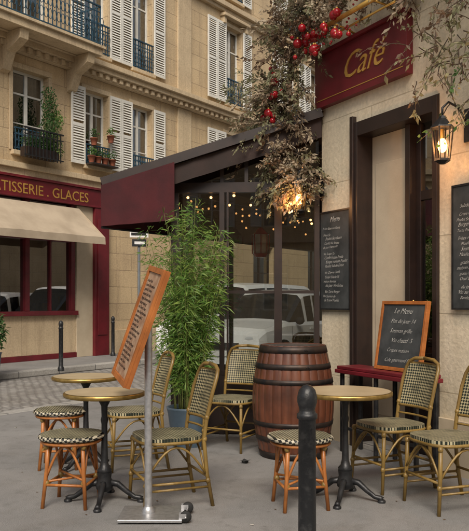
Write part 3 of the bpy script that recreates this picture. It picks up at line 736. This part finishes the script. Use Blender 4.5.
def bollard_mesh():
    m=MB(); m.lathe([(.06,0),(.06,.06),(.05,.08),(.042,.1),(.040,.80),(.048,.805),(.048,.825),(.040,.83),(.036,.845),(.040,.86),(.046,.88),(.046,.905),(.038,.935),(.02,.955),(.004,.96)],M_blackp,24); return m.mesh('bollard')
BO=bollard_mesh()
place(BO,'bollard',M=TR(.335,3.46)); 
for px,py in ((61,371),(113,356),(157,350)):
    Y=1012/(py-300)
    place(BO,'bollard',M=TR((px-234.5)/750*Y,Y))

# menu stand
ms=empty('menu_stand'); 
TF=V((-.395,4.45,1.546));TBk=V((-.546,4.85,1.546));BF=V((-.638,4.45,.852));BB=V((-.795,4.85,.852))
cen=(TF+TBk+BF+BB)/4; ey=((TF-BF)+(TBk-BB)).normalized(); ex=(TF-TBk); ex=(ex-ey*ex.dot(ey)).normalized(); ez=ex.cross(ey)
MM=Matrix((( *ex,),( *ey,),( *ez,))).transposed().to_4x4(); MM.translation=cen
wd=.215;hl=.37
w=MB(); w.bx(-wd,wd,-hl,hl,-.03,-.002,M_orange)
w.bx(-wd+.035,wd-.035,-hl+.035,hl-.035,-.0015,.002,M_paper)
for a in ((-wd,-wd+.035),(wd-.035,wd)): w.bx(a[0],a[1],-hl,hl,-.002,.014,M_orange)
for a in ((-hl,-hl+.035),(hl-.035,hl)): w.bx(-wd+.035,wd-.035,a[0],a[1],-.002,.0135,M_orange)
w.build('board',ms,MM,bevel=.003)
tm=MM@Matrix.Translation((-wd+.055,hl-.10,.003))
text(chalk_lines(20,22),.028,tm,M_ink,ms,'menu_text',extr=.0003,align='LEFT',sp=1.05)
w=MB(); px_,py_=-.535,4.66
w.lathe([(.024,.03),(.024,1.2)],M_steel,16,c=(px_,py_)); w.lathe([(.04,.02),(.04,.05),(.026,.07)],M_steel,16,c=(px_,py_))
w.tube([(px_,py_,1.15),(px_-.03,py_,1.2),V(cen)-ez*.03],.018,M_steel,8)
w.bx(px_-.17,px_+.22,py_-.16,py_+.16,.012,.03,M_steel)
w.build('pole_and_base',ms,bevel=.004)
w=MB()
for yy in (-.12,.08):
    Mx=Matrix.Translation((px_+.24,py_+yy,.038))@Matrix.Rotation(math.pi/2,4,'X'); w.lathe([(.012,-.016),(.034,-.015),(.036,0),(.034,.015),(.012,.016)],M_rub,18,M=Mx)
    w.bx(px_+.2,px_+.245,py_+yy-.022,py_+yy-.018,.03,.06,M_steel); w.bx(px_+.2,px_+.245,py_+yy+.018,py_+yy+.022,.03,.06,M_steel)
w.tube([(px_+.24,py_-.15,.038),(px_+.24,py_+.11,.038)],.006,M_steel,6)
w.build('casters',ms)

bn=empty('maroon_bar_bench',MC); w=MB()
w.bx(.68,1.78,-.32,-.055,.70,.735,M_maroon); w.bx(.70,1.76,-.31,-.06,.736,.765,M_maroon)
for xx in (.72,1.2,1.7):
    for yy in (-.29,-.09): w.bx(xx,xx+.035,yy,yy+.03,0,.70,M_black)
w.bx(.755,1.2,-.28,-.265,.2,.23,M_black); w.bx(1.235,1.7,-.28,-.265,.2,.23,M_black)
w.build('bench',bn,bevel=.006)
cb=empty('chalkboard_sign',MC@Matrix.Translation((1.40,-.2,.767))@Matrix.Rotation(math.radians(-9),4,'X'))
w=MB(); w.bx(-.26,.26,-.01,.01,.03,.55,M_slate)
for a in ((-.285,-.26),(.26,.285)): w.bx(a[0],a[1],-.02,.018,0,.58,M_orange)
for a in ((0,.03),(.55,.58)): w.bx(-.26,.26,-.02,.018,a[0],a[1],M_orange)
w.build('board',cb,bevel=.003)
for i,(s,sz) in enumerate((('Le Menu',.065),('Plat du jour 14',.05),('Saumon grille',.05),('Vin chaud  5',.052),('Crepes maison',.045),('Cafe gourmand 8',.043))):
    text(s,sz,wallM(R.uniform(-.02,.02),-.012,.475-i*.08,R.uniform(-1,3)),M_chalk,cb,'chalk_writing',shear=.5,extr=.0004,off=-.0006)

b=MB(); bc=V((-.43,6.98,0))
b.lathe([(.15,0),(.19,.3),(.2,.34),(.205,.36),(.185,.36),(.18,.32)],M_pot,28); b.lathe([(.01,.319),(.178,.32)],M_soil,24)
for i in range(66):
    a=R.uniform(0,6.28); r0=R.uniform(0,.13); h=R.uniform(1.2,2.42)*(1-.15*r0/.13); sp_=R.uniform(.05,.32)
    p0=V((math.cos(a)*r0,math.sin(a)*r0,.3)); pts=[];n=10
    for k in range(n+1):
        t=k/n; pts.append(p0+V((math.cos(a)*sp_*t**1.7,math.sin(a)*sp_*t**1.7,(h-.3)*t-.06*t**3)))
    b.tube(pts,[.006*(1-.75*k/n) for k in range(n+1)],M_culm,5)
    for k in range(150):
        t=R.uniform(.1,1)**.8*n; j=min(int(t),n-1); q=pts[j].lerp(pts[j+1],t-j)
        tw=V((R.gauss(0,1),R.gauss(0,1),R.uniform(-.2,.7))).normalized(); q=q+tw*R.uniform(.0,.10)
        b.leaf(q,tw+V((0,0,R.uniform(-1.0,.3))),R.uniform(.05,.11),R.uniform(.008,.014),M_bam2 if R.random()<.45 else M_bam)
b.build('potted_bamboo',M=Matrix.Translation(bc))
b=MB(); b.lathe([(.2,0),(.24,.4),(.26,.42),(.22,.42)],M_pot,20); bush(b,(0,0,.8),(.32,.32,.42),1500,M_green,.1,.03); b.build('potted_shrub',M=TR(-4.35,13.2))
b=MB()
for k in range(4): b.leaf((0,0,.012),(math.cos(k*1.7),math.sin(k*1.7),.5),.055,.04,M_rub,V((0,0,1)))
b.ball((0,0,.014),(.03,.02,.014),M_rub,8); b.build('fallen_leaf',M=TR((245-234.5)/750*6.2,6.2))
b=MB()
for k in range(46):
    x=R.uniform(-2.6,1.9); y=R.uniform(3.6,8.2)
    if R.random()<.75: b.leaf((x,y,.004),(R.uniform(-1,1),R.uniform(-1,1),.08),R.uniform(.015,.03),R.uniform(.01,.016),M_brownl,V((0,0,1)))
    else:
        a=R.uniform(0,3.1); b.tube([(x,y,.005),(x+.025*math.cos(a),y+.025*math.sin(a),.005)],.0035,M_curt,5)
b.build('pavement_litter')

s_=MB(); s_.lathe([(.035,0),(.03,.1),(.03,3.0)],M_zinc,12); 
s_.bx(-.2,.2,-.045,-.032,2.70,2.84,M_signw); s_.bx(-.17,.15,-.05,-.046,2.74,2.80,M_black); s_.bx(-.15,.15,-.045,-.032,2.5,2.66,M_black); s_.bx(-.10,.12,-.05,-.046,2.55,2.61,M_signw)
s_.build('street_sign',M=TR((139-234.5)/750*16.2,16.2,0,12))

# ---------------------------------------------------------------- cars
def car_mesh(name,paint,st,hw=.92,belt=1.02):
    m=MB(); rows=[]
    for x,T,kw in st:
        b_=min(T-.02,belt); h_=hw*kw
        inn=.80 if T>belt+.2 else .9
        rows.append([(x,h_*.86,.22),(x,h_*.98,.34),(x,h_,.62),(x,h_*.985,b_*.93),(x,h_*.94,b_),(x,h_*(inn+.03),max(b_,T-.12)),(x,h_*(inn-.06),max(b_,T-.03)),(x,h_*.45,T),(x,0,T+.012)])
    k=len(rows[0])
    for side in (1,-1):
        for i in range(len(rows)-1):
            for j in range(k-1):
                q=[rows[i][j],rows[i+1][j],rows[i+1][j+1],rows[i][j+1]]; q=[(a,b_*side,c) for a,b_,c in q]
                if side<0:q=q[::-1]
                T0_,T1_=st[i][1],st[i+1][1]; mm=paint
                if j==4 and T0_>belt+.2 and T1_>belt+.2 and abs(st[i+1][0]-st[i][0])>.15: mm=M_glassc
                if j>=5 and abs(T1_-T0_)>.3 and max(T0_,T1_)>1.3: mm=M_glassc
                if j==4 and abs(T1_-T0_)>.3: mm=M_glassc
                if j==0: mm=M_rub
                m.add(q,[(0,1,2,3)],mm,True)
        for row in (rows[0],rows[-1]):
            q=[(a,b_*side,c) for a,b_,c in row]+[(row[0][0],0,.22)]; m.add(q,[tuple(range(len(q)))],paint)
    xf=st[0][0]; xr=st[-1][0]
    for s in (-1,1):
        for xw in (xf+.85,xr-.85):
            Mx=Matrix.Translation((xw,s*(hw-.08),.33))@Matrix.Rotation(math.pi/2,4,'X')
            m.lathe([(.36,-.1),(.37,0),(.36,.1)],M_rub,28,M=Mx); m.lathe([(.2,-.11),(.22,-.112),(.22,.112),(.2,.11)],M_alu,20,M=Mx)
        for xd in (-.95,.08,1.05):
            m.tube([(xd,s*(hw*.985),.36),(xd,s*(hw+.003),.62),(xd,s*(hw*.985+.004),belt*.93)],.004,M_seam,4)
        for xd in (-.05,.92): m.bx(xd-.16,xd,s*(hw*.99)-.012,s*(hw*.99)+.018,.86,.89,paint)
        m.ball((xf+.12,s*hw*.68,.72),(.1,.2,.08),M_lampw,12); m.ball((xr-.05,s*hw*.72,.85),(.08,.12,.14),M_red,12)
        m.ball((xf+1.35,s*(hw+.08),1.05),(.07,.1,.08),M_rub,10)
    m.bx(xf-.02,xf+.06,-.42,.42,.5,.64,M_rub); m.bx(xf-.03,xf+.02,-.25,.25,.38,.48,M_signw); m.bx(xr-.05,xr+.03,-.25,.25,.6,.7,M_signw)
    return m.mesh(name)
suv=[(-2.15,.60,.86),(-2.1,.80,.93),(-1.9,.93,.98),(-1.15,1.04,1),(-1.0,1.08,1),(-.35,1.60,1),(-.25,1.66,1),(.05,1.69,1),(.12,1.69,1),(.9,1.68,1),(.98,1.67,1),(1.6,1.61,.99),(1.75,1.57,.98),(2.08,1.12,.96),(2.15,.9,.93),(2.17,.6,.9)]
C1=car_mesh('parked_car',M_white,suv); 
van=[(-2.3,.62,.88),(-2.25,.9,.95),(-1.75,1.12,.99),(-1.65,1.16,1),(-1.0,1.78,1),(-.9,1.84,1),(-.2,1.88,1),(-.1,1.88,1),(.9,1.88,1),(1.0,1.88,1),(1.9,1.86,1),(2.1,1.82,.99),(2.28,1.15,.98),(2.33,.6,.94)]
C2=car_mesh('parked_van',M_white,van,.93,1.12)
place(C1,'parked_car',M=TR(.95,16.4,-.12,DA))
place(C1,'parked_car',M=TR(.95+5.6*.566,16.4+5.6*.824,-.12,DA))
C3=car_mesh('parked_car_grey',M_grey,[(x,.6+(T-.6)*.86 if T>.6 else T,k) for x,T,k in suv],.9,.92)
place(C3,'parked_car',M=MF@TR(7.3,-2.75,-.12,0)); place(C2,'parked_van',M=MF@TR(2.1,-2.8,-.12,0))

# ---------------------------------------------------------------- light, world, camera
wl=bpy.data.worlds.new('World'); scene.world=wl; wl.use_nodes=True; nt=wl.node_tree; bg=nt.nodes['Background']
sk=nt.nodes.new('ShaderNodeTexSky'); sk.sky_type='NISHITA'; sk.sun_disc=False
SE,SR=math.radians(44),math.radians(182)
sk.sun_elevation=SE; sk.sun_rotation=SR; sk.dust_density=4; sk.air_density=1
hs=nt.nodes.new('ShaderNodeHueSaturation'); hs.inputs['Saturation'].default_value=.4
nt.links.new(sk.outputs[0],hs.inputs['Color']); nt.links.new(hs.outputs[0],bg.inputs[0]); bg.inputs[1].default_value=.135
sl=bpy.data.lights.new('sun','SUN'); sl.energy=2.9; sl.angle=math.radians(24); sl.color=(1,.885,.73)
so=bpy.data.objects.new('sun',sl); COL.objects.link(so)
dirv=V((math.sin(SR)*math.cos(SE),math.cos(SR)*math.cos(SE),math.sin(SE)))
so.rotation_euler=dirv.to_track_quat('Z','Y').to_euler()
cam=bpy.data.cameras.new('camera'); co=bpy.data.objects.new('camera',cam); COL.objects.link(co)
co.location=(0,0,1.35); co.rotation_euler=(math.radians(90),0,0)
cam.sensor_fit='VERTICAL'; cam.sensor_height=24; cam.sensor_width=24; cam.lens=24*750/531; cam.shift_y=34.5/531; cam.clip_end=500; cam.clip_start=.05
scene.camera=co
scene.view_settings.view_transform='Standard'; scene.view_settings.look='None'; scene.view_settings.exposure=0
